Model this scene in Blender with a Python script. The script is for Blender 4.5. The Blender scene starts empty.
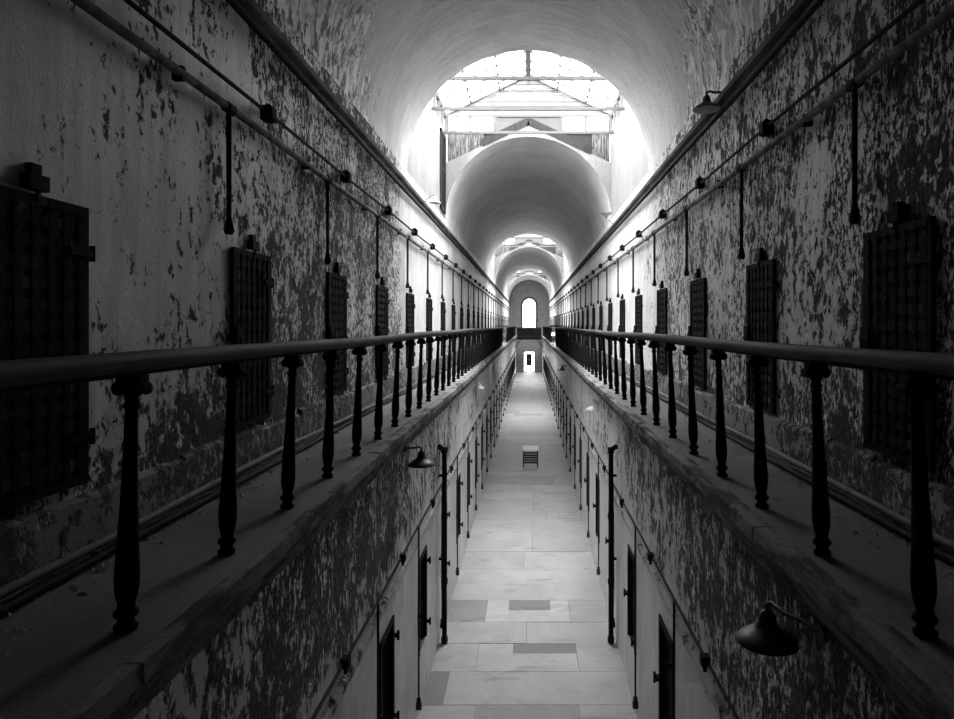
import bpy, math, random
from mathutils import Vector, Matrix
random.seed(7)
C = bpy.context.scene.collection
PI = math.pi

# ------------------------------------------------------------ dimensions (metres, floor z=0, corridor runs along +y)
EYE = 5.355
DECK = 4.2
XL = 1.5            # ground floor wall
XW = 2.25           # gallery wall
SPRING = 8.215
RAD = 2.25
LEDGE = 7.89
Y0, Y1 = -2.6, 75.0
BAYS = [(12.3, 17.9), (37.0, 43.2), (60.0, 67.0)]
BAYTOP, EAVE, RIDGE = 10.5, 11.15, 12.25

# ------------------------------------------------------------ mesh collector
class MB:
    def __init__(s): s.v=[]; s.f=[]; s.m=[]; s.sm=[]; s.tone=[]; s.cur=0; s.smooth=False; s.t=1.0
    def add(s, vs, fs):
        b=len(s.v); s.v+= [tuple(p) for p in vs]
        for f in fs:
            s.f.append(tuple(b+i for i in f)); s.m.append(s.cur); s.sm.append(s.smooth); s.tone.append(s.t)
    def quad(s,a,b,c,d): s.add([a,b,c,d],[(0,1,2,3)])
    def box(s,x0,x1,y0,y1,z0,z1):
        x0,x1=min(x0,x1),max(x0,x1)
        s.add([(x0,y0,z0),(x1,y0,z0),(x1,y1,z0),(x0,y1,z0),(x0,y0,z1),(x1,y0,z1),(x1,y1,z1),(x0,y1,z1)],
              [(0,3,2,1),(4,5,6,7),(0,1,5,4),(1,2,6,5),(2,3,7,6),(3,0,4,7)])
    def bar(s,a,b,w,h,up=(0,0,1)):
        a=Vector(a); b=Vector(b); d=(b-a).normalized(); u=Vector(up)
        if abs(d.dot(u))>.98: u=Vector((0,1,0))
        r=d.cross(u).normalized(); u=r.cross(d).normalized()
        vs=[]
        for p in (a,b):
            for i,j in ((-1,-1),(1,-1),(1,1),(-1,1)): vs.append(p+r*(i*w/2)+u*(j*h/2))
        s.add(vs,[(0,3,2,1),(4,5,6,7),(0,1,5,4),(1,2,6,5),(2,3,7,6),(3,0,4,7)])
    def tube(s,pts,r,n=10,ry=None,cap=True):
        pts=[Vector(p) for p in pts]; k=len(pts)
        rs=r if isinstance(r,(list,tuple)) else [r]*k
        old=s.smooth; s.smooth=True
        prev=None; vs=[]
        for i,p in enumerate(pts):
            if i==0: d=pts[1]-p
            elif i==k-1: d=p-pts[-2]
            else: d=(pts[i+1]-p).normalized()+(p-pts[i-1]).normalized()
            d.normalize()
            if prev is None:
                u=Vector((0,0,1)) if abs(d.z)<.9 else Vector((0,1,0))
            else: u=prev
            a=d.cross(u).normalized(); u=a.cross(d).normalized(); prev=u
            for j in range(n):
                t=2*PI*j/n; vs.append(p+a*(rs[i]*math.cos(t))+u*((ry or rs[i])*math.sin(t)))
        fs=[]
        for i in range(k-1):
            for j in range(n):
                j2=(j+1)%n; fs.append((i*n+j,i*n+j2,(i+1)*n+j2,(i+1)*n+j))
        s.add(vs,fs)
        s.smooth=False
        if cap:
            s.add(vs[:n],[tuple(reversed(range(n)))]); s.add(vs[-n:],[tuple(range(n))])
        s.smooth=old
    def lathe(s,prof,c=(0,0,0),n=16,axis='z'):
        old=s.smooth; s.smooth=True
        vs=[];fs=[]
        for h,r in prof:
            for j in range(n):
                t=2*PI*j/n; a,b=r*math.cos(t),r*math.sin(t)
                p={'z':(a,b,h),'y':(b,h,a),'x':(h,a,b)}[axis]
                vs.append((c[0]+p[0],c[1]+p[1],c[2]+p[2]))
        for i in range(len(prof)-1):
            for j in range(n):
                j2=(j+1)%n; fs.append((i*n+j,i*n+j2,(i+1)*n+j2,(i+1)*n+j))
        s.add(vs,fs); s.smooth=False
        s.add(vs[:n],[tuple(reversed(range(n)))]); s.add(vs[-n:],[tuple(range(n))])
        s.smooth=old
    def extrude(s,prof,y0,y1,closed=True):
        """profile in xz swept along y"""
        n=len(prof); vs=[(x,y0,z) for x,z in prof]+[(x,y1,z) for x,z in prof]
        fs=[(i,(i+1)%n,n+(i+1)%n,n+i) for i in range(n if closed else n-1)]
        if closed: fs+= [tuple(reversed(range(n))),tuple(range(n,2*n))]
        s.add(vs,fs)
    def build(s,name,mats,parent=None,rot=None):
        me=bpy.data.meshes.new(name); me.from_pydata(s.v,[],s.f); 
        if not isinstance(mats,(list,tuple)): mats=[mats]
        for m in mats: me.materials.append(m)
        me.polygons.foreach_set('material_index',s.m); me.polygons.foreach_set('use_smooth',s.sm)
        if any(t!=1.0 for t in s.tone):
            at=me.attributes.new('tone','FLOAT','FACE'); at.data.foreach_set('value',s.tone)
        me.update()
        o=bpy.data.objects.new(name,me); C.objects.link(o)
        if parent: o.parent=parent
        return o

def tag(o,label=None,cat=None,group=None,kind=None):
    if label: o['label']=label
    if cat: o['category']=cat
    if group: o['group']=group
    if kind: o['kind']=kind
    return o
def empty(name,loc,rz=0):
    o=bpy.data.objects.new(name,None); C.objects.link(o); o.location=loc; o.rotation_euler=(0,0,rz); o.empty_display_size=.1
    return o
def copy_tree(o,parent=None):
    c=o.copy(); C.objects.link(c)
    if parent: c.parent=parent
    for ch in [x for x in bpy.data.objects if x.parent==o]: copy_tree(ch,c)
    return c
ORD=['first','second','third','fourth','fifth','sixth','seventh','eighth','ninth','tenth','eleventh','twelfth']

# ------------------------------------------------------------ materials
def nt(name):
    m=bpy.data.materials.new(name); m.use_nodes=True; t=m.node_tree; t.nodes.clear()
    return m,t
class N:
    def __init__(s,t): s.t=t
    def new(s,k,**kw):
        n=s.t.nodes.new(k)
        for a,b in kw.items(): setattr(n,a,b)
        return n
    def put(s,sock,val):
        if isinstance(val,bpy.types.NodeSocket): s.t.links.new(val,sock)
        else: sock.default_value=val
    def math(s,op,a,b=0.0,c=None,clamp=False):
        n=s.new('ShaderNodeMath',operation=op,use_clamp=clamp); s.put(n.inputs[0],a); s.put(n.inputs[1],b)
        if c is not None: s.put(n.inputs[2],c)
        return n.outputs[0]
    def coord(s,scale=(1,1,1)):
        tc=s.new('ShaderNodeTexCoord'); mp=s.new('ShaderNodeMapping'); s.t.links.new(tc.outputs['Object'],mp.inputs[0])
        mp.inputs['Scale'].default_value=scale; return mp.outputs[0]
    def noise(s,vec,scale,detail=4,rough=.5,dist=0):
        n=s.new('ShaderNodeTexNoise'); s.put(n.inputs['Vector'],vec); n.inputs['Scale'].default_value=scale
        n.inputs['Detail'].default_value=detail; n.inputs['Roughness'].default_value=rough; n.inputs['Distortion'].default_value=dist
        return n.outputs[0]
    def rng(s,v,a,b,c=0.0,d=1.0,smooth=False):
        n=s.new('ShaderNodeMapRange'); n.clamp=True
        if smooth: n.interpolation_type='SMOOTHSTEP'
        s.put(n.inputs[0],v)
        for i,x in zip((1,2,3,4),(a,b,c,d)): s.put(n.inputs[i],x)
        return n.outputs[0]
    def mix(s,f,a,b):
        n=s.new('ShaderNodeMix',data_type='FLOAT'); s.put(n.inputs[0],f); s.put(n.inputs[2],a); s.put(n.inputs[3],b); return n.outputs[0]
    def curve(s,v,pts):
        n=s.new('ShaderNodeValToRGB'); s.put(n.inputs[0],v); e=n.color_ramp.elements
        while len(e)>1: e.remove(e[0])
        e[0].position=pts[0][0]; e[0].color=(pts[0][1],)*3+(1,)
        for p,c in pts[1:]:
            q=e.new(p); q.color=(c,c,c,1)
        return n.outputs[0]
    def out(s,val,rough=.8,bump=None,bd=.01,metal=0.0,spec=.3,alpha=None,bs=1.0):
        b=s.new('ShaderNodeBsdfPrincipled'); o=s.new('ShaderNodeOutputMaterial')
        s.put(b.inputs['Base Color'],val) if isinstance(val,bpy.types.NodeSocket) else s.put(b.inputs['Base Color'],(val,val,val,1))
        s.put(b.inputs['Roughness'],rough); b.inputs['Metallic'].default_value=metal
        b.inputs['Specular IOR Level'].default_value=spec
        if bump is not None:
            n=s.new('ShaderNodeBump'); n.inputs['Distance'].default_value=bd; n.inputs['Strength'].default_value=bs; s.put(n.inputs['Height'],bump)
            s.t.links.new(n.outputs[0],b.inputs['Normal'])
        s.t.links.new(b.outputs[0],o.inputs[0])

def simple(name,val,rough=.6,metal=0,var=.3,scale=8,bd=.002,spec=.3,stretch=(1,1,1)):
    m,t=nt(name); n=N(t); v=n.coord(stretch); a=n.noise(v,scale,6,.6)
    c=n.math('MULTIPLY',val,n.rng(a,.25,.75,1-var,1+var))
    n.out(c,rough,a,bd,metal,spec); return m

def peel(name,paint,cov,S=10.0,stretch=(1,1,.62),dark=.008,mid=.085,flake=.95,zlow=None,patch=.16,ycap=40.0,streak=1.0,blot=.35,chipamt=.0):
    """old limewash flaking off dark plaster; cov = list of (y metres, amount flaked) along the hall"""
    m,t=nt(name); n=N(t)
    tc=n.new('ShaderNodeTexCoord'); sp=n.new('ShaderNodeSeparateXYZ'); t.links.new(tc.outputs['Object'],sp.inputs[0])
    v=n.coord(stretch)
    big=n.noise(n.coord((1,1,.7)),blot,5,.6)
    n1=n.noise(v,S,10,.72,.35)
    n0=n.noise(v,S*.22,5,.6)
    base=n.math('ADD',n.math('MULTIPLY',n1,.66),n.math('MULTIPLY',n0,.34))
    yy=n.math('DIVIDE',sp.outputs['Y'],ycap,clamp=True)
    c=n.curve(yy,[(max(0,min(1,a/ycap)),b) for a,b in cov])
    th=n.math('ADD',c,n.math('MULTIPLY',n.math('SUBTRACT',big,.5),patch*2))
    for z0,z1,ad in (zlow or ()):
        th=n.math('ADD',th,n.rng(sp.outputs['Z'],z0,z1,ad,0.0))
    dlt=n.math('SUBTRACT',base,th)
    bare=n.rng(dlt,-.004,.004,1.0,0.0)
    lip=n.math('MULTIPLY',n.rng(dlt,-.003,.003),n.rng(dlt,.003,.016,1.0,0.0))
    lip=n.math('MULTIPLY',lip,n.rng(n.noise(v,6.0,3),.48,.56))
    fine=n.noise(v,S*3.2,8,.75)
    st=n.noise(n.coord((5,5,.7)),2.2,6,.6)
    under=n.mix(n.rng(fine,.46,.60),dark,mid)
    under=n.math('MULTIPLY',under,n.rng(st,.3,.7,.7,1.35))
    chips=n.math('MULTIPLY',n.rng(n.noise(n.coord((1,1,.5)),S*2.3,7,.72),.575-chipamt,.59-chipamt),n.rng(n.noise(v,S*.25,4,.6),.44,.52))
    under=n.mix(chips,under,flake)
    pv=n.math('MULTIPLY',paint,n.rng(n.noise(v,1.3,10,.7),.25,.75,.70,1.25))
    pit=n.rng(n.noise(v,S*4,4,.7),.66,.70)
    pv=n.mix(n.math('MULTIPLY',pit,.7),pv,.06)
    if streak: pv=n.math('MULTIPLY',pv,n.rng(st,.3,.62,1-.25*streak,1.06))
    pv=n.mix(lip,pv,flake)
    col=n.mix(bare,pv,under)
    h=n.math('ADD',n.math('MULTIPLY',bare,-.8),n.math('MULTIPLY',fine,.7))
    h=n.math('ADD',h,n.math('MULTIPLY',n.math('ADD',lip,n.math('MULTIPLY',chips,bare)),.6))
    n.out(col,n.mix(bare,.36,n.mix(chips,.92,.36)),h,.03,spec=.55)
    return m

M={}
M['wall_l']=peel('flaking limewash left',.68,[(0,.405),(3.6,.42),(4.6,.47),(5.6,.525),(9,.54),(11.2,.50),(12.6,.36),(18,.34),(24,.42),(40,.36)],S=12,stretch=(1,1,.75),chipamt=.045,
    zlow=[(DECK+.3,DECK+.9,.10)])
M['wall_r']=peel('flaking limewash right',.72,[(0,.51),(8,.52),(10.5,.51),(12.5,.40),(18,.33),(26,.40),(40,.36)],S=12,zlow=[(DECK+.3,DECK+.8,.06)],chipamt=.06)
M['lower']=peel('flaking limewash ground floor',.60,[(0,.54),(6,.54),(9,.52),(11,.49),(14,.46),(18,.45),(30,.46),(40,.44)],S=10,stretch=(1,1,.55),mid=.14,
    zlow=[(2.2,2.9,-.18)],chipamt=.03)
M['bay']=peel('white limewash',.17,[(0,.28),(40,.30)],S=7,mid=.3,patch=.12,streak=.35,flake=.26)
M['baywall']=peel('bright limewash',.27,[(0,.28),(40,.30)],S=7,mid=.3,patch=.12,streak=.35,flake=.38)
M['string']=peel('stained ledge',.38,[(0,.47),(12,.42),(40,.40)],S=8,mid=.2)
M['plinth']=peel('grimy broken plinth',.13,[(0,.50),(40,.50)],S=9,stretch=(1,1,1),dark=.015,mid=.09,flake=.35,chipamt=.02)
M['rubble']=simple('dust and chips',.34,.95,0,.7,30,.004)

def vault_mat():
    m,t=nt('vault plaster'); n=N(t)
    tc=n.new('ShaderNodeTexCoord'); sp=n.new('ShaderNodeSeparateXYZ'); t.links.new(tc.outputs['Object'],sp.inputs[0])
    v=n.coord((1,1,1)); vs=n.coord((.5,2.6,.5))
    a=n.noise(vs,4,8,.7,.4); b=n.noise(v,.8,5,.55); f=n.noise(v,28,5,.7)
    col=n.math('MULTIPLY',.60,n.rng(a,.25,.75,.70,1.18)); col=n.math('MULTIPLY',col,n.rng(b,.3,.7,.85,1.15))
    col=n.math('MULTIPLY',col,n.rng(f,.3,.7,.82,1.15))
    # damp flaked paint, mostly low on the haunches and in the first vault
    hz=n.rng(sp.outputs['Z'],SPRING-.1,SPRING+2.0,.12,-.11)
    hy=n.rng(sp.outputs['Y'],8.0,10.5,.03,-.18)
    th=n.math('ADD',n.math('ADD',.45,hz),hy)
    th=n.math('ADD',th,n.math('MULTIPLY',n.math('SUBTRACT',n.noise(v,.6,4,.6),.5),.40))
    pk=n.noise(n.coord((1,1.8,.8)),4.2,10,.7,.5)
    d=n.math('SUBTRACT',pk,th)
    bare=n.rng(d,-.004,.008,1,0)
    under=n.mix(n.rng(n.noise(n.coord((1,1,.6)),7,8,.72),.46,.50),.14,.95)
    col=n.mix(bare,col,under)
    # thin white scratches running with the arch
    sc=n.noise(n.coord((.35,5.0,.35)),2.2,7,.62,.7)
    col=n.mix(n.math('MULTIPLY',n.rng(sc,.66,.70),.7),col,.85)
    h=n.math('ADD',n.math('MULTIPLY',bare,-.6),n.math('MULTIPLY',a,.5))
    n.out(col,.75,h,.015); return m
M['vault']=vault_mat()

def slab_mat():
    m,t=nt('worn paving stone'); n=N(t)
    at=n.new('ShaderNodeAttribute',attribute_name='tone')
    v=n.coord(); a=n.noise(v,1.1,7,.6,.5); b=n.noise(v,26,5,.7); s=n.noise(n.coord((1,2.6,1)),1.2,6,.6,1.2)
    c=n.math('MULTIPLY',at.outputs['Fac'],n.rng(a,.3,.7,.80,1.15)); c=n.math('MULTIPLY',c,n.rng(b,.3,.7,.88,1.1))
    c=n.math('MULTIPLY',c,n.rng(s,.55,.68,1.0,.72))
    n.out(c,n.rng(a,.3,.7,.5,.75),n.math('ADD',n.math('MULTIPLY',a,.6),n.math('MULTIPLY',b,.3)),.01,spec=.35); return m
M['slab']=slab_mat()
def deck_mat():
    m,t=nt('gritty gallery screed'); n=N(t)
    v=n.coord(); a=n.noise(v,.9,7,.6); b=n.noise(v,45,6,.75); cst=n.noise(v,9,5,.7)
    c=n.math('MULTIPLY',.175,n.rng(a,.3,.7,.75,1.25)); c=n.math('MULTIPLY',c,n.rng(b,.3,.7,.7,1.3))
    c=n.mix(n.math('MULTIPLY',n.rng(cst,.64,.68),.6),c,.07)
    n.out(c,.85,n.math('ADD',b,a),.006); return m
M['deck']=deck_mat()
def edge_mat():
    m,t=nt('crumbling stone cornice'); n=N(t)
    v=n.coord((1,.35,1)); a=n.noise(v,5,9,.7,.3); b=n.noise(n.coord(),30,5,.7)
    c=n.mix(n.rng(a,.44,.56),.035,.19); c=n.math('MULTIPLY',c,n.rng(b,.3,.7,.75,1.25))
    n.out(c,.85,n.math('ADD',a,n.math('MULTIPLY',b,.3)),.03); return m
M['edge']=edge_mat()
M['joint']=simple('sandy mortar joint',.12,.9)
M['iron']=simple('blackened iron',.012,.8,0,.5,22,.002,.08)
M['rail']=simple('worn dark handrail',.05,.7,0,.7,9,.008,.2,(1,.15,1))
M['pipe']=simple('rusty painted pipe',.03,.8,.0,.7,14,.004,.12)
M['pipe_far']=simple('dusty grey pipe',.10,.7,0,.5,10,.003)
M['pipe_mid']=simple('chalky painted pipe',.16,.8,.0,.8,9,.006,.12)
M['moulding']=simple('dark stained moulding',.10,.8,0,.8,7,.008,.12,(1,.3,1))
M['wood']=simple('old dark timber',.025,.8,0,.5,5,.004,.2,(4,4,.4))
M['innerdoor']=simple('weathered plank door',.20,.8,0,.8,9,.004,.2,(1,3,.4))
M['reveal']=simple('dark reveal',.10,.9,0,.5,8,.004)  # lines the door openings, darker than the wall face
M['white']=simple('white painted metal',.085,.5,0,.08,4,.001)
M['clad']=simple('white painted boarding',.115,.6,0,.12,3,.002)
M['greyclad']=simple('grey painted panel',.085,.6,0,.12,3,.002)
M['shade']=simple('dark enamel lamp shade',.03,.35,.3,.3,10,.001,.5)
M['shade_in']=simple('dull grey lamp lining',.35,.5)
M['shade_grey']=simple('dusty grey lamp shade',.30,.6)
M['endwall']=simple('dim end wall plaster',.36,.85,0,.25,3,.006)
M['panel']=simple('white sign face',.78,.35,0,.06,30,.0005)
def boards():
    m,t=nt('weathered white boards'); n=N(t)
    a=n.noise(n.coord((9,1,.7)),3,8,.7); g=n.noise(n.coord((7.0,.2,.02)),2.0,1)
    th=n.mix(n.rng(a,.46,.56),.03,.15); th=n.math('MULTIPLY',th,n.rng(g,.40,.47,.65,1))
    n.out(th,.8,a,.01); return m
M['boards']=boards()
def glass():
    m,t=nt('dusty roof glass'); n=N(t)
    tr=n.new('ShaderNodeBsdfTransparent'); tr.inputs[0].default_value=(.93,.93,.93,1)
    gl=n.new('ShaderNodeBsdfGlossy'); gl.inputs['Roughness'].default_value=.1
    lw=n.new('ShaderNodeLayerWeight'); fr=n.math('MULTIPLY_ADD',n.math('POWER',lw.outputs['Facing'],5.0),.5,.03)
    mx=n.new('ShaderNodeMixShader'); o=n.new('ShaderNodeOutputMaterial')
    t.links.new(fr,mx.inputs[0]); t.links.new(tr.outputs[0],mx.inputs[1]); t.links.new(gl.outputs[0],mx.inputs[2]); t.links.new(mx.outputs[0],o.inputs[0])
    return m
M['glass']=glass()
M['darkglass']=simple('dark glass',.02,.1,0,.1,3,.0005,.5)
def emit(name,s):
    m,t=nt(name); n=N(t); e=n.new('ShaderNodeEmission'); e.inputs[1].default_value=s; o=n.new('ShaderNodeOutputMaterial'); t.links.new(e.outputs[0],o.inputs[0]); return m
M['bulb_on']=emit('lit bulb',60)
M['bulb']=simple('unlit frosted bulb',.6,.2)

# ------------------------------------------------------------ walls with openings
def wall(name,side,x,z0,z1,openings,mats,depth=.34,thick=.6,y0=Y0,y1=Y1,label=None,brks=()):
    """mats: [(y_from, idx)], face at x*side looking to the hall centre"""
    mb=MB(); X=side*x; XO=side*(x+thick); XR=side*(x+depth)
    ys=sorted(set([y0,y1]+[o[0] for o in openings]+[o[1] for o in openings]+[b for b in brks]))
    zs=sorted(set([z0,z1]+[o[2] for o in openings]+[o[3] for o in openings]))
    def q(a,b,c,d):
        mb.quad(a,b,c,d) if side>0 else mb.quad(d,c,b,a)
    for i in range(len(ys)-1):
        ya,yb=ys[i],ys[i+1]; ym=(ya+yb)/2
        hole=[o for o in openings if o[0]<ym<o[1]]
        mb.cur=0
        for a in brks:
            pass
        if brks and any(b0<ym<b1 for b0,b1 in BAYS): mb.cur=1
        if not hole:
            q((X,ya,z0),(X,ya,z1),(X,yb,z1),(X,yb,z0))
        else:
            o=hole[0]
            q((X,ya,z0),(X,ya,o[2]),(X,yb,o[2]),(X,yb,z0)); q((X,ya,o[3]),(X,ya,z1),(X,yb,z1),(X,yb,o[3]))
            c=mb.cur; mb.cur=2
            q((X,ya,o[2]),(XR,ya,o[2]),(XR,yb,o[2]),(X,yb,o[2]))
            q((X,yb,o[3]),(XR,yb,o[3]),(XR,ya,o[3]),(X,ya,o[3]))
            q((X,ya,o[3]),(XR,ya,o[3]),(XR,ya,o[2]),(X,ya,o[2]))
            q((X,yb,o[2]),(XR,yb,o[2]),(XR,yb,o[3]),(X,yb,o[3]))
            q((XR,ya,o[2]),(XR,ya,o[3]),(XR,yb,o[3]),(XR,yb,o[2]))
            mb.cur=c
    mb.cur=0
    q((XO,y1,z0),(XO,y1,z1),(XO,y0,z1),(XO,y0,z0))
    q((X,y0,z1),(XO,y0,z1),(XO,y1,z1),(X,y1,z1))
    o=mb.build(name,mats); tag(o,label,None,None,'structure'); return o

UD_B,UD_T,UD_W=4.565,5.94,.72
upL=[3.0+2.38*k for k in range(30) if 3.0+2.38*k<73.5]
upR=[1.62]+[3.96+2.34*k for k in range(30) if 3.96+2.34*k<73.5]
LD_B,LD_T,LD_W=.78,2.08,.62
loL=[2.33+2.36*k for k in range(31) if 2.33+2.36*k<70]
loR=[2.36+2.36*k for k in range(31) if 2.36+2.36*k<70]
opn=lambda cs,w,b,t:[(c-w/2,c+w/2,b,t) for c in cs]
brk=[v for b in BAYS for v in b]
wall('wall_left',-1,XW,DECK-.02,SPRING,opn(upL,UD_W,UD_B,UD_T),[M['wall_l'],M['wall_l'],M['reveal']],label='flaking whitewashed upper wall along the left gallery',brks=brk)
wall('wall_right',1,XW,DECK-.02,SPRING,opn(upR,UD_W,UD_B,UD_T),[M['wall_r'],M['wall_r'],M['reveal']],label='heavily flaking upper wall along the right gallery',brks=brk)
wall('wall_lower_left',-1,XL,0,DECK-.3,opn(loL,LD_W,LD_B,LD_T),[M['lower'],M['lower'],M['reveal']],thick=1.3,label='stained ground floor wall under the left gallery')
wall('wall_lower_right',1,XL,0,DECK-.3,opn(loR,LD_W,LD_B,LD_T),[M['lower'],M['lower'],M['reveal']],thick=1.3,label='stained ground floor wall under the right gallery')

# gallery decks: floor slab and moulded nosing
for s,nm in ((-1,'left'),(1,'right')):
    mb=MB()
    P=lambda x,z:(s*x,z)
    prof=[P(1.36,DECK),P(XW+.05,DECK),P(XW+.05,DECK-.12),P(1.36,DECK-.12)]
    mb.extrude(prof,Y0,Y1)
    o=mb.build('floor_gallery_'+nm,M['deck']); tag(o,f'gritty grey gallery walkway on the {nm} side',kind='structure')
    mb=MB()
    yy=Y0
    while yy<Y1:      # nosing stones laid end to end, slightly uneven
        L=random.uniform(1.5,2.3); ye=min(Y1,yy+L-.008); j=random.uniform(-.008,.008); k=random.uniform(-.006,.004)
        pr=[P(1.42,DECK+.004+k),P(1.30+j,DECK+.002+k),P(1.295+j,DECK-.075),P(1.33,DECK-.10),P(1.34,DECK-.14),P(1.40,DECK-.19),P(1.425,DECK-.22),P(1.43,DECK-.26),P(1.475,DECK-.30),P(1.48,DECK-.345),P(XL+.06,DECK-.36),P(XL+.06,DECK-.11),P(1.42,DECK-.11)]
        mb.extrude(pr,yy,ye); yy+=L
    o=mb.build('trim_1' if s<0 else 'trim_2',M['edge']); tag(o,f'crumbling moulded stone edge of the {nm} gallery walkway',kind='structure')
    # plinth at the foot of the gallery wall
    mb=MB(); ops=upL if s<0 else upR
    yy=Y0
    while yy<Y1:
        L=random.uniform(.5,1.3); ye=min(Y1,yy+L); h=random.uniform(-.03,.03)
        mb.extrude([P(XW-.05+random.uniform(-.01,.01),DECK),P(XW+.02,DECK),P(XW+.02,DECK+.33+h),P(XW-.035,DECK+.29+h)],yy,ye); yy=ye
    o=mb.build('baseboard_'+nm,M['plinth']); tag(o,f'grimy broken plinth at the foot of the {nm} gallery wall',kind='structure')
    # upper cornice moulding below the vault
    mb=MB()
    mb.extrude([P(XW+.01,LEDGE-.10),P(XW-.03,LEDGE-.09),P(XW-.05,LEDGE-.05),P(XW-.10,LEDGE-.02),P(XW-.11,LEDGE+.03),P(XW-.05,LEDGE+.05),P(XW+.01,LEDGE+.06)],Y0,Y1)
    o=mb.build('trim_3' if s<0 else 'trim_4',M['moulding']); tag(o,f'dark moulding running high along the {nm} wall under the vault',kind='structure')
    # whitewashed string course on the ground floor wall
    mb=MB()
    mb.extrude([P(XL+.01,2.36),P(XL-.035,2.38),P(XL-.04,2.46),P(XL+.01,2.50)],Y0,Y1)
    o=mb.build('trim_5' if s<0 else 'trim_6',M['string']); tag(o,f'thin ledge running along the {nm} ground floor wall above its doors',kind='structure')

# ------------------------------------------------------------ ground floor paving
mb=MB()
mb.cur=1; mb.box(-XL-.6,XL+.6,Y0-.4,Y1+.6,-.12,-.014); mb.cur=0
def slab(x0,x1,y0,y1,t,g=.004):
    mb.t=t; z=random.uniform(-.003,.003)
    mb.box(x0+g,x1-g,y0+g,y1-g,-.05,z)
B=.27
def row(y0,y1,xs,ts):
    for i in range(len(xs)-1): slab(xs[i],xs[i+1],y0,y1,ts[i])
row(11.1,11.9,[-XL,-.02,XL],[B*.98,B*1.0])
slab(-XL,-.81,10.2,11.1,B*1.02); slab(.80,XL,10.2,11.1,B*.98); slab(-.81,.80,10.2,10.76,B*1.08); slab(-.81,-.24,10.75,11.1,B*1.08); slab(-.24,.80,10.76,11.1,B*.5)
row(9.3,10.2,[-XL,-1.2,XL],[B*.55,B*1.0])
row(8.4,9.3,[-XL,-.72,.72,XL],[B*.9,B*.75,B*.95]); 
slab(-XL,-.78,11.9,12.85,B*.66); slab(.78,XL,11.9,12.85,B*.94); slab(-.78,.78,11.9,12.4,B*1.12); slab(-.78,-.36,12.39,12.85,B*1.12); slab(.42,.78,12.39,12.85,B*1.12); slab(-.36,.42,12.4,12.85,B*.55)
row(12.85,14.5,[-XL,XL],[B*1.05]); row(14.5,15.6,[-XL,-.1,XL],[B*1.0,B*1.08]); row(15.6,18.1,[-XL,0.1,XL],[B*1.05,B*.98])
def rnd(ya,yb):
    y=ya
    while y<yb-.3:
        L=min(random.uniform(.7,1.5),yb-y); 
        if yb-(y+L)<.4: L=yb-y
        xs=[-XL]+sorted(random.sample([-.9,-.6,-.2,.15,.5,.85],random.choice([1,1,2])))+[XL]
        row(y,y+L,xs,[B*random.choice([.9,.94,.97,1,1.03,.75 if random.random()<.4 else .95]) for _ in xs[1:]]); y+=L
rnd(Y0,8.4); rnd(18.1,Y1)
mb.t=1.0001
o=mb.build('floor',[M['slab'],M['joint']]); tag(o,'worn pale stone paving of the ground floor corridor',kind='structure')

# ------------------------------------------------------------ vaults
def vault(i,y0,y1,label,r=RAD):
    mb=MB(); n=40; mb.smooth=True; segs=max(2,int((y1-y0)/2))
    for sgn,rr in ((1,r),(-1,r+.3)):
        vs=[];fs=[]
        for k in range(segs+1):
            y=y0+(y1-y0)*k/segs
            for j in range(n+1):
                t=PI*j/n; vs.append((rr*math.cos(t),y,SPRING+rr*math.sin(t)))
        for k in range(segs):
            for j in range(n):
                a=k*(n+1)+j; f=(a,a+1,a+n+2,a+n+1); fs.append(f if sgn>0 else tuple(reversed(f)))
        mb.add(vs,fs)
    o=mb.build('ceiling' if i==0 else f'ceiling.{i:03d}',M['vault']); tag(o,label,kind='structure')
vault(0,Y0,BAYS[0][0]-.32,'peeling plaster barrel vault over the near end of the hall')
vault(1,BAYS[0][1]+.32,BAYS[1][0]-.32,'grey barrel vault beyond the nearest skylight')
vault(2,BAYS[1][1]+.32,BAYS[2][0]-.32,'distant barrel vault beyond the second skylight')
vault(3,BAYS[2][1]+.32,Y1+.3,'barrel vault over the far end of the hall')

# ------------------------------------------------------------ skylight bays
def ztop(x): return 10.80-abs(x)*.467
def gable_front(y0,y1,name,label):
    mb=MB(); n=48
    for j in range(n):
        a,b=PI*j/n,PI*(j+1)/n
        xa,xb=RAD*math.cos(a),RAD*math.cos(b); za,zb=SPRING+RAD*math.sin(a),SPRING+RAD*math.sin(b)
        for y,fl in ((y0,0),(y1,1)):
            q=[(xa,y,za),(xb,y,zb),(xb,y,ztop(xb)),(xa,y,ztop(xa))]
            mb.quad(*(q if not fl else q[::-1]))
        mb.cur=1; mb.quad((xa,y0,za),(xa,y1,za),(xb,y1,zb),(xb,y0,zb)); mb.cur=0
        mb.quad((xa,y0,ztop(xa)),(xb,y0,ztop(xb)),(xb,y1,ztop(xb)),(xa,y1,ztop(xa)))
    o=mb.build(name,[M['bay'],M['vault']]); tag(o,label,kind='structure')
wn=[0]
def nwin():
    wn[0]+=1; return f'window_{wn[0]}'
ORDB=['nearest','second','farthest']
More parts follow.
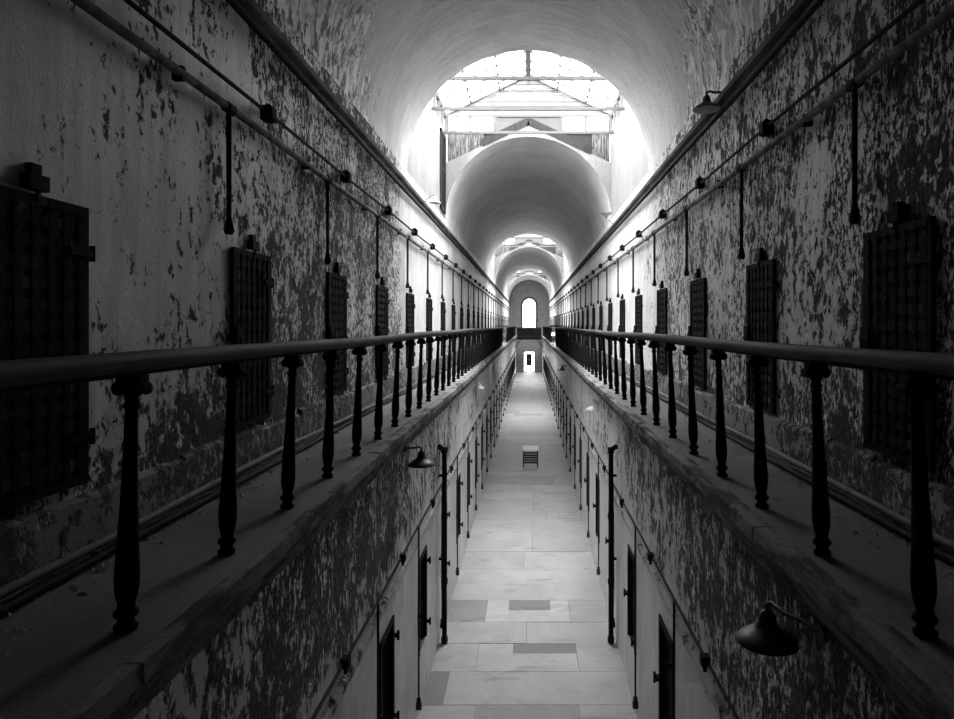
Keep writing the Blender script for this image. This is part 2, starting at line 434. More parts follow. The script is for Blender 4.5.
for bi,(a,b) in enumerate(BAYS):
    w=ORDB[bi]
    gable_front(b,b+.32,f'wall_gable_{bi*2+1}',f'whitewashed gabled arch wall at the far side of the {w} skylight')
    gable_front(a-.32,a,f'wall_gable_{bi*2+2}',f'whitewashed gabled arch wall at the near side of the {w} skylight')
    # bay side walls rising above the springing
    for s,nm in ((-1,'left'),(1,'right')):
        mb=MB(); X0,X1=s*XW,s*(XW+.35)
        mb.box(X0,X1,a-.32,b+.32,SPRING,BAYTOP)
        o=mb.build(f'wall_skylight_{nm}'+('' if bi==0 else f'_{bi+1}'),M['baywall']); tag(o,f'bright white wall rising on the {nm} side of the {w} skylight',kind='structure')
        # clerestory strip
        mb=MB(); 
        mb.box(X0,s*(XW+.1),a-.3,b+.3,BAYTOP,BAYTOP+.05); mb.box(X0,s*(XW+.1),a-.3,b+.3,EAVE-.06,EAVE)
        nn=9
        for k in range(nn+1):
            y=a-.3+(b-a+.6)*k/nn; mb.box(X0,s*(XW+.08),y-.02,y+.02,BAYTOP,EAVE)
        f=mb.build(nwin(),M['white']); tag(f,f'white framed clerestory glazing over the {nm} wall of the {w} skylight',kind='structure')
        g=MB(); g.quad((s*(XW+.04),a-.3,BAYTOP),(s*(XW+.04),b+.3,BAYTOP),(s*(XW+.04),b+.3,EAVE),(s*(XW+.04),a-.3,EAVE)); g.build('pane',M['glass'],f)
    # end walls above the masonry gables
    for y,sg in ((b+.34,1),(a-.42,-1)):
        e=empty(f'wall_lantern_{bi*2+(1 if sg>0 else 2)}',(0,y,BAYTOP)); tag(e,f'boarded and glazed gable end at the {"far" if sg>0 else "near"} side of the {w} skylight',kind='structure')
        def loc(mb_): 
            mb_.v=[(x,yy,z-BAYTOP) for x,yy,z in mb_.v]; return mb_
        m=MB()     # upper triangle boarding
        for k in range(9):
            z0=EAVE+.02+k*.12; z1=z0+.112
            if z0>RIDGE-.05: break
            hw0=(RIDGE-z0)/(RIDGE-EAVE)*2.3; hw1=max(.0,(RIDGE-z1)/(RIDGE-EAVE)*2.3)
            d=.0 if k not in (4,5) else .05
            for yy0,yy1 in ((d,.07),):
                vs=[(-hw0,yy0,z0),(hw0,yy0,z0),(hw1,yy0+.012,z1),(-hw1,yy0+.012,z1),(-hw0,yy1,z0),(hw0,yy1,z0),(hw1,yy1,z1),(-hw1,yy1,z1)]
                m.add(vs,[(0,1,2,3),(7,6,5,4),(0,4,5,1),(1,5,6,2),(2,6,7,3),(3,7,4,0)])
        m.bar((-2.3,-.02,EAVE+.02),(0,-.02,RIDGE+.02),.05,.07); m.bar((2.3,-.02,EAVE+.02),(0,-.02,RIDGE+.02),.05,.07)
        loc(m).build('gable_boarding',M['clad'],e)
        m=MB(); m.box(-2.35,2.35,-.03,.07,EAVE-.05,EAVE+.02); m.box(-2.3,2.3,-.02,.06,10.66,10.72)
        for x in (-2.25,-1.615,-.94,.93,1.585,2.25): m.box(x-.035,x+.035,-.02,.06,10.7,EAVE-.04)
        loc(m).build('window_bars',M['white'],e)
        m=MB(); m.box(-.91,.90,.0,.05,10.70,EAVE-.04); loc(m).build('middle_panel',M['greyclad'],e)
        for x0,x1 in ((-2.22,-1.65),(-1.58,-.97),(.96,1.55),(1.62,2.22)):
            g=MB(); g.box(x0,x1,.01,.018,10.72,EAVE-.05); loc(g).build('pane',M['glass'],e)
        def rk(m,x0,x1,ya_,yb_,zt):
            nst=6
            for q in range(nst):
                xa=x0+(x1-x0)*q/nst; xb=x0+(x1-x0)*(q+1)/nst; za,zb=ztop(xa)-.01,ztop(xb)-.01
                if za>zt and zb>zt: continue
                za,zb=min(za,zt),min(zb,zt)
                m.add([(xa,ya_,za),(xb,ya_,zb),(xb,yb_,zb),(xa,yb_,za),(xa,ya_,zt),(xb,ya_,zt),(xb,yb_,zt),(xa,yb_,zt)],[(0,3,2,1),(4,5,6,7),(0,1,5,4),(1,2,6,5),(2,3,7,6),(3,0,4,7)])
        m=MB(); rk(m,-2.25,-1.24,.0,.05,10.67); rk(m,1.76,2.25,.0,.05,10.67); loc(m).build('wall_boards',M['boards'],e)
        m=MB(); rk(m,-1.24,1.76,.03,.08,10.67); loc(m).build('dark_gap_sheet',M['wood'],e)  # dark sheet coloured as the shade inside open gaps between the boards
        m=MB()
        off=-.30 if sg>0 else .30
        for x1 in (-1.28,1.72):
            m.bar((0,off,10.88),(x1,off,ztop(x1)+.08),.12,.20); m.bar((0,off+.08*sg,10.95),(x1,off+.08*sg,ztop(x1)+.17),.2,.03)
        loc(m).build('raking_timber',M['wood'],e)
    # glazed gable roof
    rf=empty('skylight_roof' if bi==0 else f'skylight_roof.{bi:03d}',(0,(a+b)/2,EAVE))
    tag(rf,f'white steel and glass gable roof of the {w} skylight','skylight','glazed skylight roofs'); L=(b-a)/2+.45
    H=RIDGE-EAVE
    for s in (-1,1):
        g=MB(); g.quad((0,-L,H+.03),(0,L,H+.03),(s*2.45,L,-.04),(s*2.45,-L,-.04)); g.build('glass_slope',M['glass'],rf)
        m=MB(); nr=11
        for k in range(nr+1):
            y=-L+2*L*k/nr; m.bar((0,y,H),(s*2.42,y,-.05),.028,.06)
        for t in (.33,.66): m.bar((s*2.4*t,-L,H*(1-t)-.03),(s*2.4*t,L,H*(1-t)-.03),.035,.035)
        m.build('glazing_bars',M['white'],rf)
    m=MB(); m.box(-.07,.07,-L,L,H-.13,H+.06); m.build('ridge_beam',M['greyclad'],rf)
    m=MB(); m.box(-2.5,-2.32,-L,L,-.1,0); m.box(2.32,2.5,-L,L,-.1,0); m.build('eave_plate',M['white'],rf)
    for yy in [q-(a+b)/2 for q in ((13.5,15.4,17.3) if bi==0 else (a+1.3,a+3.2,b-.9))]:
        m=MB(); zt=10.40-EAVE
        m.bar((-2.42,yy,zt),(2.42,yy,zt),.05,.07)
        for x in (-.83,.83): m.bar((x,yy,zt),(x*1.12,yy,H*(1-abs(x*1.12)/2.4)),.03,.03)
        for x in (-1,1):
            m.bar((x*1.95,yy,zt),(x*2.3,yy,.0),.03,.03); m.bar((x*1.95,yy,zt),(x*1.6,yy,H*(1-1.6/2.4)),.03,.03)
            m.bar((x*.83,yy,zt),(x*1.6,yy,H*(1-1.6/2.4)),.015,.015)
        m.build('roof_truss',M['white'],rf)
    # light portal for the daylight coming in
    ld=bpy.data.lights.new('skylight portal','AREA'); ld.shape='RECTANGLE'; ld.size=4.5; ld.size_y=b-a+.6; ld.cycles.is_portal=True
    lo=bpy.data.objects.new('skylight_portal',ld); C.objects.link(lo); lo.location=(0,(a+b)/2,BAYTOP-.02)

# dark louvred hatch in the left bay wall
h=empty('louvred_hatch',(-XW,17.2,8.35)); tag(h,'tall narrow dark slatted hatch in the bright wall left of the skylight','hatch')
m=MB(); m.box(0,.05,-.45,-.38,0,2.0); m.box(0,.05,.38,.45,0,2.0); m.box(0,.05,-.45,.45,1.93,2.02); m.box(0,.05,-.45,.45,-.03,.04); m.box(0,.05,-.4,.4,1.0,1.06); m.build('frame',M['wood'],h)
m=MB()
for k in range(24): m.bar((.02,-.38,.08+k*.078),(.02,.38,.08+k*.078),.012,.06,up=(.6,0,1))
m.build('slats',M['wood'],h)

# ------------------------------------------------------------ end walls
def arch_wall(y,name,mat,label,win=None,door=None,thick=.3,facing=-1):
    """full end wall across the hall section with window/door openings, built as vertical strips"""
    mb=MB(); xs=set([-2.3,2.3,-XL,XL]+[RAD*math.cos(PI*j/24) for j in range(25)])
    if win: xs|=set([win[0],win[1]]+[ (win[0]+win[1])/2+(win[1]-win[0])/2*math.cos(PI*j/12) for j in range(13)])
    if door: xs|=set([door[0],door[1]])
    xs=sorted(xs)
    for i in range(len(xs)-1):
        xa,xb=xs[i],xs[i+1]; xm=(xa+xb)/2
        if xb-xa<1e-5: continue
        top=lambda x: SPRING+math.sqrt(max(0,RAD*RAD-x*x))+.02
        bot=0 if abs(xm)<XL else DECK-.1
        segs=[]; lo=(bot,bot)
        if door and door[0]<xm<door[1]: lo=(door[2],door[2])
        if win and win[0]<xm<win[1]:
            r=(win[1]-win[0])/2; c=(win[0]+win[1])/2; wt=lambda x: win[3]-r+math.sqrt(max(0,r*r-(x-c)**2))
            segs=[(lo,(win[2],win[2])),((wt(xa),wt(xb)),(top(xa),top(xb)))]
        else: segs=[(lo,(top(xa),top(xb)))]
        for (l0,l1),(h0,h1) in segs:
            for yy in (y,y+thick): mb.quad((xa,yy,l0),(xb,yy,l1),(xb,yy,h1),(xa,yy,h0))
            mb.quad((xa,y,l0),(xa,y+thick,l0),(xb,y+thick,l1),(xb,y,l1)); mb.quad((xa,y,h0),(xa,y+thick,h0),(xb,y+thick,h1),(xb,y,h1))
    o=mb.build(name,mat); tag(o,label,kind='structure')
WX,WB,WT=.80,5.05,8.4
arch_wall(Y1,'wall_end',M['endwall'],'dim plastered end wall of the hall with an arched window',win=(-WX,WX,WB,WT),door=(-.62,.62,2.35))
arch_wall(Y0-.3,'wall_back',M['endwall'],'wall closing the hall behind the viewpoint')
m=MB()
def archpts(r,zc,n=16): return [(r*math.cos(PI*j/n),zc+r*math.sin(PI*j/n)) for j in range(n+1)]
ai=archpts(WX-.09,WT-WX); ao=archpts(WX+.14,WT-WX)
for j in range(16):
    for y in (Y1-.05,):
        m.quad((ai[j][0],y,ai[j][1]),(ai[j+1][0],y,ai[j+1][1]),(ao[j+1][0],y,ao[j+1][1]),(ao[j][0],y,ao[j][1]))
        m.quad((ai[j][0],y,ai[j][1]),(ai[j][0],y+.2,ai[j][1]),(ai[j+1][0],y+.2,ai[j+1][1]),(ai[j+1][0],y,ai[j+1][1]))
        m.quad((ao[j][0],y,ao[j][1]),(ao[j][0],y+.06,ao[j][1]),(ao[j+1][0],y+.06,ao[j+1][1]),(ao[j+1][0],y,ao[j+1][1]))
for s in (-1,1): m.box(s*(WX-.09),s*(WX+.14),Y1-.05,Y1+.1,WB,WT-WX)
m.box(-WX-.2,WX+.2,Y1-.12,Y1+.1,WB-.1,WB)
fw=m.build(nwin(),M['white']); tag(fw,'tall arched window glowing white in the far end wall',kind='structure')
m=MB(); m.box(-.015,.015,Y1+.1,Y1+.13,WB,WT-.05)
for z in (5.9,6.7,7.5): m.box(-WX,WX,Y1+.1,Y1+.13,z-.012,z+.012)
m.build('glazing_bars',M['white'],fw)
g=MB(); g.box(-WX,WX,Y1+.12,Y1+.125,WB,WT); g.build('pane',M['glass'],fw)
e=empty('door_1',(0,Y1,0)); tag(e,'white framed glazed door at the far end of the corridor',kind='structure')
m=MB(); m.box(-.66,-.56,-.06,.1,0,2.35); m.box(.56,.66,-.06,.1,0,2.35); m.box(-.66,.66,-.06,.1,2.27,2.40); m.build('door_frame',M['white'],e)
m=MB(); m.box(-.33,.33,0.02,.07,.75,2.1); m.build('dark_pane',M['darkglass'],e)
m=MB(); m.box(-.56,.56,0,.06,0,.12); m.box(-.56,.56,0,.06,.62,.72); m.box(-.02,.02,0,.08,.75,2.1); m.box(-.33,.33,0,.08,1.4,1.45); m.build('door_rails',M['white'],e)
g=MB(); g.box(-.56,.56,.08,.085,0,2.27); g.build('pane',M['glass'],e)

# far cross bridge
br=empty('footbridge',(0,71.5,DECK)); tag(br,'dark timber footbridge joining both galleries at the far end of the hall','bridge')
m=MB(); m.box(-1.3,1.3,-.8,.8,-.16,-.0); m.build('deck',M['wood'],br)
m=MB(); m.box(-1.3,1.3,-.84,-.78,0,.8); m.build('front_panel',M['iron'],br)
m=MB(); m.box(-1.34,1.34,-.88,-.74,.8,.9); m.build('handrail',M['rail'],br)
m=MB(); m.box(-1.3,1.3,-.7,-.58,-.42,-.16); m.box(-1.3,1.3,.5,.62,-.42,-.16); m.build('beam',M['iron'],br)
for s in (-1,1):
    m=MB(); m.bar((s*1.49,-.64,-1.3),(s*.9,-.64,-.42),.08,.08); m.build('brace',M['iron'],br)
# near bridge under the viewpoint
br=empty('viewing_bridge',(0,-.9,DECK)); tag(br,'short plank bridge joining both galleries at the near end','bridge')
m=MB()
for k in range(14): m.box(-1.29,1.29,-1.65+k*.19,-1.65+k*.19+.182,-.05,0)
m.build('planks',M['wood'],br)
m=MB()
for y in (-1.4,-.1,1.0): m.box(-1.28,1.28,y-.05,y+.05,-.25,-.05)
m.build('joist',M['iron'],br)

# ------------------------------------------------------------ gallery railings
H_R=.97
mb=MB()
mb.lathe([(0,.040),(.018,.043),(.028,.030),(.045,.030),(.058,.044),(.070,.044),(.082,.031),(.10,.030),(.125,.037),(.165,.043),(.22,.0435),(.32,.0375),(.50,.030),(.70,.0245),(.835,.022),(.842,.029),(.856,.029),(.864,.023),(.905,.025)],n=14)
proto_b=mb
cap=MB(); cap.box(-.046,.046,-.030,.030,.938,.966)
cap.lathe([(.88,.024),(.90,.036),(.92,.040),(.94,.038)],n=12)
for s in (-1,1):
    cap.lathe([(-.032,.018),(-.030,.027),(-.012,.023),(0,.021),(.012,.023),(.030,.027),(.032,.018)],c=(s*.036,0,.914),n=14,axis='y')
    cap.lathe([(-.038,.009),(.038,.009)],c=(s*.036,0,.914),n=8,axis='y')
def railing(s,ya,yb,first,pitch,label,proto=None):
    r=empty('gallery_railing' ,(s*1.5,ya,DECK)); tag(r,label,'railing','iron gallery railings')
    lean=-s*.035
    pts=[]; y=ya
    while y<yb+.01:
        wv=.006*math.sin(y*.9+s)+.012*math.sin(y*.23+2*s)*(1 if y>12 else .3)
        pts.append((lean*1.0+.008*math.sin(y*.5),y-ya,1.015+wv)); y+=.6
    m=MB(); m.tube(pts,.047,n=14,ry=.040); m.build('handrail',M['rail'],r)
    m=MB()
    for i in range(len(pts)-1):
        p,q=pts[i],pts[i+1]; m.bar((p[0],p[1],p[2]-.045),(q[0],q[1],q[2]-.045),.035,.012)
    m.build('flat_bar',M['iron'],r)
    y=first
    while y<yb-.1:
        if proto is None:
            b=proto_b.build('baluster',M['iron'],r); c=cap.build('capital',M['iron'],b); proto=(b,c)
        else:
            b=proto[0].copy(); C.objects.link(b); b.parent=r
            c=proto[1].copy(); C.objects.link(c); c.parent=b
        b.location=(0,y-ya,0.002); b.rotation_euler=(random.uniform(-.006,.006),-s*.035+random.uniform(-.006,.006),0)
        y+=pitch
    return proto
pr=railing(-1,-1.0,37.0,2.50-.832*4,.832,'long iron railing with dark handrail along the near left gallery')
railing(1,-1.0,37.0,2.45-.862*4,.862,'long iron railing with dark handrail along the near right gallery',pr)
railing(-1,43.2,70.6,43.6,.85,'distant stretch of iron railing on the left gallery beyond the second skylight',pr)
railing(1,43.2,70.6,43.6,.85,'distant stretch of iron railing on the right gallery beyond the second skylight',pr)

# ------------------------------------------------------------ pipes and conduits
def longpts(x,z,ya=Y0+.05,yb=74.9,amp=.006,step=1.2,ph=0):
    p=[];y=ya
    while y<yb: p.append((x+amp*.5*math.sin(y*.8+ph),y,z+amp*math.sin(y*1.3+ph)+amp*math.sin(y*.31+ph))); y+=step
    p.append((x,yb,z)); return p
def run(name,label,cat,x,z,r,mat,**kw):
    o=empty(name,(x,0,z)); m=MB(); m.tube([(p[0]-x,p[1],p[2]-z) for p in longpts(x,z,**kw)],r,n=8); m.build('pipe',mat,o); tag(o,label,cat); return o
def kids(root,name,bmesh_,mat,places):
    pro=None
    for p in places:
        if pro is None: pro=bmesh_.build(name,mat,root); k=pro
        else: k=pro.copy(); C.objects.link(k); k.parent=root
        k.location=p
    return pro
for s,nm,doors in ((-1,'left',upL),(1,'right',upR)):
    X=s*(XW-.062); off=-UD_W/2-.15 if s<0 else UD_W/2+.06
    c=run('electric_conduit',f'thin conduit with square junction boxes high along the {nm} gallery wall','conduit',X,7.145,.016,M['pipe'])
    jb=MB(); jb.box(-.045,.045,-.06,.06,-.06,.06); jb.box(-.055,-.04,-.045,.045,-.045,.045) if s>0 else jb.box(.04,.055,-.045,.045,-.045,.045); jb.tube([(0,0,.05),(0,0,.085)],.02)
    bxs=[(0,d-.35-(0.0),0) for d in ([5.95+2.38*k for k in range(28)] if s<0 else [6.36+2.34*k for k in range(28)]) if d<73]
    kids(c,'junction_box',jb,M['iron'],bxs)
    p=run('water_pipe',f'thick dark pipe with short drops along the {nm} gallery wall under the conduit','pipe',X,6.955,.030,M['pipe_mid'],ph=1)
    dp=MB(); dp.tube([(0,0,0),(0,0,-.80),(0,0,-.84),(0,0,-.90),(0,0,-.93)],[.020,.018,.026,.040,.028],n=10); dp.tube([(0,-.05,0),(0,.05,0)],.042,n=10)
    kids(p,'drop_pipe',dp,M['pipe'],[(0,d+off,0) for d in doors if -1<d+off])
    cl=MB(); cl.box(-.02,.05,-.02,.02,-.045,.045) if s>0 else cl.box(-.05,.02,-.02,.02,-.045,.045)
    kids(p,'pipe_clip',cl,M['iron'],[(0,d+1.2,0) for d in doors if d>0])
    # pipe just under the ledge moulding
    run('steam_pipe',f'dark pipe tucked under the high moulding on the {nm} wall','pipe',s*(XW-.075),LEDGE-.14,.03,M['pipe'],ph=2)
    # pipes lying along the plinth on the deck
    run('floor_pipe',f'bare pipe lying on the {nm} gallery walkway beside the plinth','pipe',s*(XW-.11),DECK+.05,.024,M['pipe_far'],ph=.5,amp=.01)
    run('floor_pipe',f'thinner outer pipe lying on the {nm} gallery walkway beside the larger one','pipe',s*(XW-.20),DECK+.03,.017,M['pipe'],ph=2.4,amp=.006)
    # ground floor
    ld=loL if s<0 else loR
    c=run('electric_conduit',f'thin conduit with junction boxes along the {nm} ground floor wall','conduit',s*(XL-.055),2.68,.014,M['pipe'],ph=3)
    jb=MB(); jb.box(-.032,.032,-.04,.04,-.04,.04); jb.tube([(0,0,-.04),(0,0,-.09)],.016)
    kids(c,'junction_box',jb,M['iron'],[(-s*.015,d+.55,0) for d in ld])
    dp=MB(); dp.tube([(0,0,0),(0,0,-2.28),(0,0,-2.30),(0,0,-2.40)],[.013,.013,.03,.03],n=8); dp.box(-.035,.035,-.03,.03,-2.44,-2.36)
    kids(c,'drop_conduit',dp,M['pipe'],[(0,d-.62,0) for d in ld if d>1])

for s,nm in ((-1,'left'),(1,'right')):
    d=empty('drain_pipe',(s*1.40,11.1,.004)); tag(d,f'tall thick drain pipe standing against the {nm} ground floor wall','pipe')
    m=MB(); m.tube([(0,0,.0),(0,0,3.18),(s*.005,-.03,3.26),(s*.075,-.12,3.33)],.042,n=12); m.build('pipe',M['iron'],d)
    m=MB(); 
    for z in (.02,1.0,2.1,3.2): m.tube([(0,0,z),(0,0,z+.09)],.056,n=12)
    m.build('pipe_collar',M['iron'],d)
    m=MB(); m.box(0,s*.095,-.02,.02,1.4,1.44); m.box(0,s*.095,-.02,.02,2.8,2.84); m.build('bracket',M['iron'],d)

# ------------------------------------------------------------ upper cell gates (local: wall face x=0, hall towards -x)
W,Hh=UD_W,UD_T-UD_B
def gate_parts(root):
    m=MB(); t=.045
    for a,b,c,d in ((-W/2-.005,-W/2+.035,-.01,Hh+.01),(W/2-.035,W/2+.005,-.01,Hh+.01),(-W/2,W/2,-.01,.035),(-W/2,W/2,Hh-.035,Hh+.01)):
        m.box(-.034,-.006,a,b,c,d)
    m.build('gate_frame',M['iron'],root)
    m=MB(); nv,nh=7,14
    for k in range(nv):
        y=-W/2+W*(k+.5)/nv; m.box(-.036,-.028,y-.021,y+.021,0,Hh)
    for k in range(nh):
        z=Hh*(k+.5)/nh; m.box(-.028,-.020,-W/2,W/2,z-.021,z+.021)
    for k in range(nv):
        for j in range(nh):
            y=-W/2+W*(k+.5)/nv; z=Hh*(j+.5)/nh; m.box(-.041,-.036,y-.008,y+.008,z-.008,z+.008)
    m.build('lattice',M['iron'],root)
    for z in (.22,Hh-.22):
        m=MB(); m.box(-.046,-.034,-W/2-.03,-W/2+.14,z-.02,z+.02); m.tube([(-.035,-W/2-.03,z-.04),(-.035,-W/2-.03,z+.04)],.014,n=8); m.box(-.035,.0,-W/2-.045,-W/2-.02,z-.015,z+.015); m.build('hinge',M['iron'],root)
    m=MB(); m.box(-.06,-.034,W/2-.10,W/2+.0,.62,.78); m.box(-.045,-.0,W/2+.0,W/2+.04,.68,.72); m.tube([(-.06,W/2-.04,.70),(-.075,W/2-.04,.66),(-.06,W/2-.04,.62)],.008,n=6); m.build('lock',M['iron'],root)
    m=MB(); m.box(-.05,.0,-.07,.05,Hh+.03,Hh+.10); m.box(-.035,.0,-.04,.02,Hh+.10,Hh+.15); m.box(-.045,-.034,-.02,.0,Hh-.02,Hh+.04); m.build('bolt_box',M['iron'],root)
    m=MB()
    for k in range(5):
        y0=-W/2+.005+k*.142; m.box(.012,.05,y0,y0+.138,.005,Hh-.005)
    m.build('inner_door',M['innerdoor'],root)
proto=None
def numbered(i,things,where):
    if i<9: return f'{things} on the {where}, {ORD[i]} from the near end'
    return f'one of the far {things}s crowding together along the {where}'
for s,nm,doors in ((-1,'left',upL),(1,'right',upR)):
    k0=0
    vis=[d for d in doors]
    for i,d in enumerate(vis):
        if proto is None:
            g=empty('cell_gate',(0,0,0)); gate_parts(g); proto=g
        else: g=copy_tree(proto)
        g.location=(s*XW,d,UD_B); g.rotation_euler=(0,0,0 if s>0 else PI)
        idx=i if s<0 else i-1
        if idx<0: lb='riveted iron lattice cell gate on the right gallery wall, partly out of frame'
        elif idx<9: lb=f'dark iron lattice cell gate on the {nm} gallery wall, {ORD[idx]} seen from the near end'
        else: lb=f'far small iron lattice cell gate in the crowded row on the {nm} gallery wall'
        tag(g,lb,'gate',f'iron cell gates along the {nm} gallery')

# ------------------------------------------------------------ ground floor cell doors
W2,H2=LD_W,LD_T-LD_B
def low_parts(root):
    m=MB()
    for k in range(4):
        y0=-W2/2+.004+k*W2/4; m.box(.14,.18,y0,y0+W2/4-.006,.005,H2-.005)
    m.build('door_leaf',M['wood'],root)
    m=MB(); m.box(-.02,.04,-W2/2-.03,-W2/2+.03,0,H2+.03); m.box(-.02,.04,W2/2-.03,W2/2+.03,0,H2+.03); m.box(-.02,.04,-W2/2-.03,W2/2+.03,H2-.03,H2+.03); m.build('door_frame',M['iron'],root)
    for z in (.2,H2-.2):
        m=MB(); m.box(-.07,0,-W2/2-.05,-W2/2-.02,z-.02,z+.02); m.tube([(-.06,-W2/2-.035,z-.05),(-.06,-W2/2-.035,z+.05)],.015,n=8); m.build('hinge',M['iron'],root)
    m=MB(); m.box(-.06,0,W2/2+.0,W2/2+.09,.58,.62); m.tube([(-.06,W2/2+.06,.54),(-.06,W2/2+.06,.66)],.014,n=8); m.build('latch',M['iron'],root)
proto=None
for s,nm,doors in ((-1,'left',loL),(1,'right',loR)):
    for i,d in enumerate(doors):
        if proto is None: g=empty('cell_door',(0,0,0)); low_parts(g); proto=g
        else: g=copy_tree(proto)
        g.location=(s*XL,d,LD_B); g.rotation_euler=(0,0,0 if s>0 else PI)
        idx=i-2
        if idx<0: lb=f'small dark ground floor cell door below the frame on the {nm} wall'
        elif idx<8: lb=f'small dark recessed cell door low in the {nm} ground floor wall, {ORD[idx]} one from the near end'
        else: lb=f'far narrow dark cell door in the crowded row on the {nm} ground floor wall'
        tag(g,lb,'door',f'recessed cell doors on the {nm} ground floor')

# ------------------------------------------------------------ lamps
def barn(s,y,zr,xr,xm,zm,label,mat=None,R=.17,up=False,bulb=True,lit=False,ym=None):
    """shade rim centre at (xr,zr), arm fixed to the wall at (xm,zm)"""
    mat=mat or M['shade']
    o=empty('wall_lamp',(s*xm,y,zm)); tag(o,label,'lamp','bracket lamps on the walls')
    dx,dz=s*(xr-xm),zr-zm; f=-1 if up else 1; k=R/.17; dy=(ym-y) if ym is not None else 0
    m=MB()
    outer=[(0,.170),(.010,.168),(.030,.150),(.055,.115),(.075,.075),(.10,.052),(.15,.043),(.17,.030),(.18,.012)]
    inner=[(.17,.010),(.16,.026),(.14,.036),(.095,.044),(.068,.068),(.048,.108),(.024,.143),(.004,.160),(0,.163)]
    m.lathe([(f*h*k,r*k) for h,r in inner+[(0,.170)]+outer[1:]],c=(dx,-dy*0+dy,dz),n=24) if False else m.lathe([(f*h*k,r*k) for h,r in outer],c=(dx,dy,dz),n=24)
    m.build('shade',mat,o)
    m=MB(); m.lathe([(f*h*k-.003*f,r*k) for h,r in reversed(inner)],c=(dx,dy,dz),n=24); m.build('shade_lining',M['shade_in'],o)
    m=MB(); t=dz+f*.175*k
    m.tube([(0,0,0),(dx*.3,dy*.4,t*.4+.02*f),(dx*.55,dy*.7,t+.035*f),(dx*.85,dy*.95,t+.05*f),(dx,dy,t+.03*f),(dx,dy,t-.01*f)],.014,n=8); m.build('arm',mat,o)
    m=MB(); m.lathe([(-.02,.045),(0,.045),(.015,.03)],c=(0,0,0),n=12,axis='x'); m.build('wall_plate',mat,o)
    m=MB(); m.lathe([(0,.008),(.02,.03),(.06,.032),(.10,.014)],c=(dx,dy,dz+(0.0 if not up else -.1)),n=12); m.build('bulb',M['bulb_on'] if lit else M['bulb'],o)
    return o
E=EYE
barn(1,3.24,E-1.765,1.355,1.475,E-1.52,'large dark bell shaded lamp under the near right gallery edge',ym=3.68)
barn(-1,8.0,E-1.70,1.28,1.47,E-1.50,'dark bell shaded lamp under the left gallery edge')
barn(1,14.0,E-1.80,1.38,1.49,E-1.68,'pale dusty lamp on the right ground floor wall',M['shade_grey'],R=.16)
barn(-1,18.5,E-1.78,1.36,1.49,E-1.62,'small pale lamp far along under the left gallery edge',M['shade_grey'],R=.15)
barn(1,7.45,E+2.43,2.03,2.23,E+2.62,'dark bell shaded lamp hanging off the high moulding on the right wall',R=.155)
barn(1,17.2,E+2.92,2.03,2.23,E+2.62,'upturned bowl lamp above the high moulding on the right wall',M['shade_grey'],R=.15,up=True)
barn(-1,14.4,E+2.66,2.03,2.24,E+2.72,'small crooked lamp at the high moulding on the left wall',M['shade_grey'],R=.13)
barn(1,27.0,E-1.85,1.36,1.49,E-1.70,'small dark lamp far along the right ground floor wall',R=.15)
gl=empty('globe_lamp',(1.36,37.2,E-.52)); tag(gl,'tiny glowing globe lamp at the far end of the right railing','lamp')
m=MB(); m.lathe([(-.07,.005),(-.05,.05),(0,.072),(.05,.05),(.07,.005)],n=14); m.build('globe',M['bulb_on'],gl)
m=MB(); m.tube([(0,0,-.63),(0,0,-.06)],.018); m.lathe([(-.63,.06),(-.60,.06)],n=12); m.build('stem',M['iron'],gl)

# ------------------------------------------------------------ reading stand on the corridor floor
st=empty('sign_stand',(.07,25.0,0)); tag(st,'low black stand with a tilted white reading panel in the corridor','sign')
m=MB(); m.bar((-.27,.0,.0),(-.27,.0,.62),.04,.04); m.bar((.27,.0,.0),(.27,.0,.62),.04,.04)
for s in (-1,1): m.box(s*.25,s*.29,-.24,.24,0,.035)
m.build('frame',M['iron'],st)
m=MB()
for k in range(5): m.box(-.25,.25,-.02,.02,.12+k*.09,.12+k*.09+.06)
m.build('slats',M['iron'],st)
m=MB(); m.bar((0,-.10,.62),(0,.14,.76),.60,.025); m.build('reading_panel',M['panel'],st)

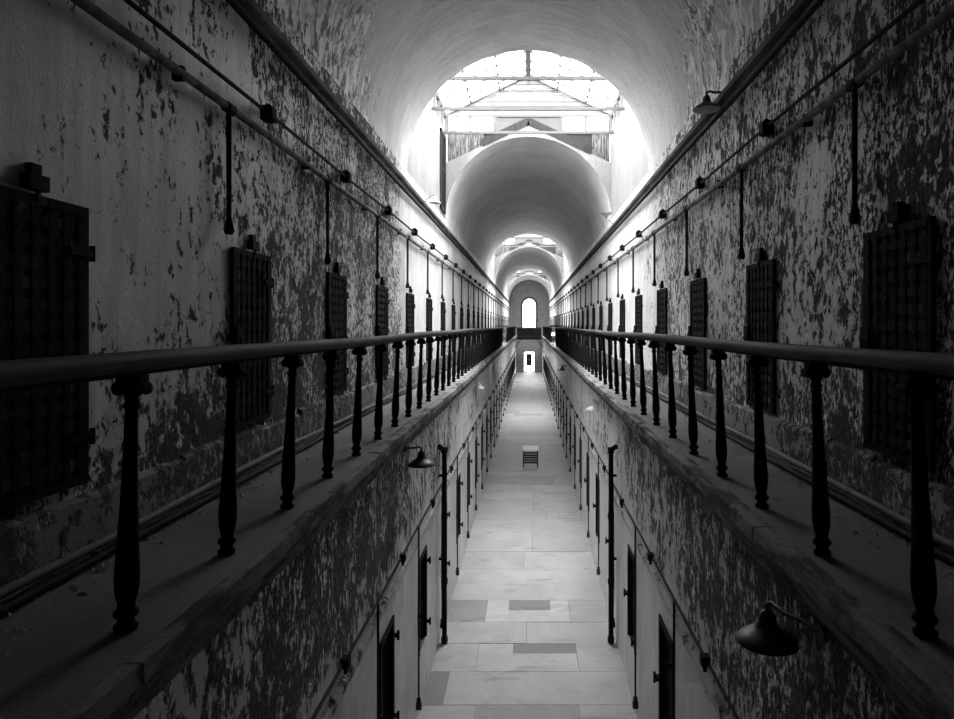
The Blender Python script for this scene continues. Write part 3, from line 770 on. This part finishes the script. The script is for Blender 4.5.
# ------------------------------------------------------------ fallen flakes and grit on the galleries
for s,nm in ((-1,'left'),(1,'right')):
    m=MB()
    for _ in range(2600):
        y=random.uniform(1,24)**1.0; x=XW-.06-abs(random.gauss(0,.16))
        if x<1.45: continue
        r=random.uniform(.004,.017); a=random.uniform(0,PI); z=DECK+.001
        pts=[(s*x+r*q*math.cos(a+t),y+r*1.3*q*math.sin(a+t),z+random.uniform(0,.003)) for t,q in ((0,1),(1.6,.8),(3.0,1.1),(4.6,.7))]
        m.add(pts+[(s*x,y,z+r*.9)],[(0,1,4),(1,2,4),(2,3,4),(3,0,4)])
    o=m.build('debris',M['rubble']); tag(o,f'fallen paint flakes and grit scattered on the {nm} gallery walkway','debris',kind='stuff')

# ------------------------------------------------------------ daylight
w=bpy.data.worlds.new('overcast'); bpy.context.scene.world=w; w.use_nodes=True; t=w.node_tree; t.nodes.clear(); n=N(t)
tc=n.new('ShaderNodeTexCoord'); sp=n.new('ShaderNodeSeparateXYZ'); t.links.new(tc.outputs['Generated'],sp.inputs[0])
zz=n.math('MAXIMUM',sp.outputs['Z'],0.0)
v=n.math('ADD',.50,n.math('MULTIPLY',n.math('POWER',zz,3.0),.55))
bg=n.new('ShaderNodeBackground'); t.links.new(v,bg.inputs[0]); bg.inputs[1].default_value=10.0
o=n.new('ShaderNodeOutputWorld'); t.links.new(bg.outputs[0],o.inputs[0])
ld=bpy.data.lights.new('end window portal','AREA'); ld.shape='RECTANGLE'; ld.size=1.7; ld.size_y=3.5; ld.cycles.is_portal=True
lo=bpy.data.objects.new('end_window_portal',ld); C.objects.link(lo); lo.location=(0,Y1+.35,6.7); lo.rotation_euler=(-PI/2,0,0)

# ------------------------------------------------------------ camera
cd=bpy.data.cameras.new('camera'); cam=bpy.data.objects.new('camera',cd); C.objects.link(cam)
cam.location=(.03,0,EYE); cam.rotation_euler=(PI/2,0,0)
cd.sensor_width=36; cd.lens=660/954*36; cd.shift_x=-52.5/954; cd.shift_y=-34.5/954; cd.clip_end=300
S=bpy.context.scene; S.camera=cam
S.view_settings.view_transform='Standard'; S.view_settings.look='None'; S.view_settings.gamma=1; S.view_settings.exposure=1.88
S.view_settings.use_curve_mapping=False
S.cycles.use_denoising=True; S.cycles.max_bounces=10; S.cycles.diffuse_bounces=7; S.cycles.glossy_bounces=3; S.cycles.transparent_max_bounces=12
S.cycles.sample_clamp_indirect=8.0
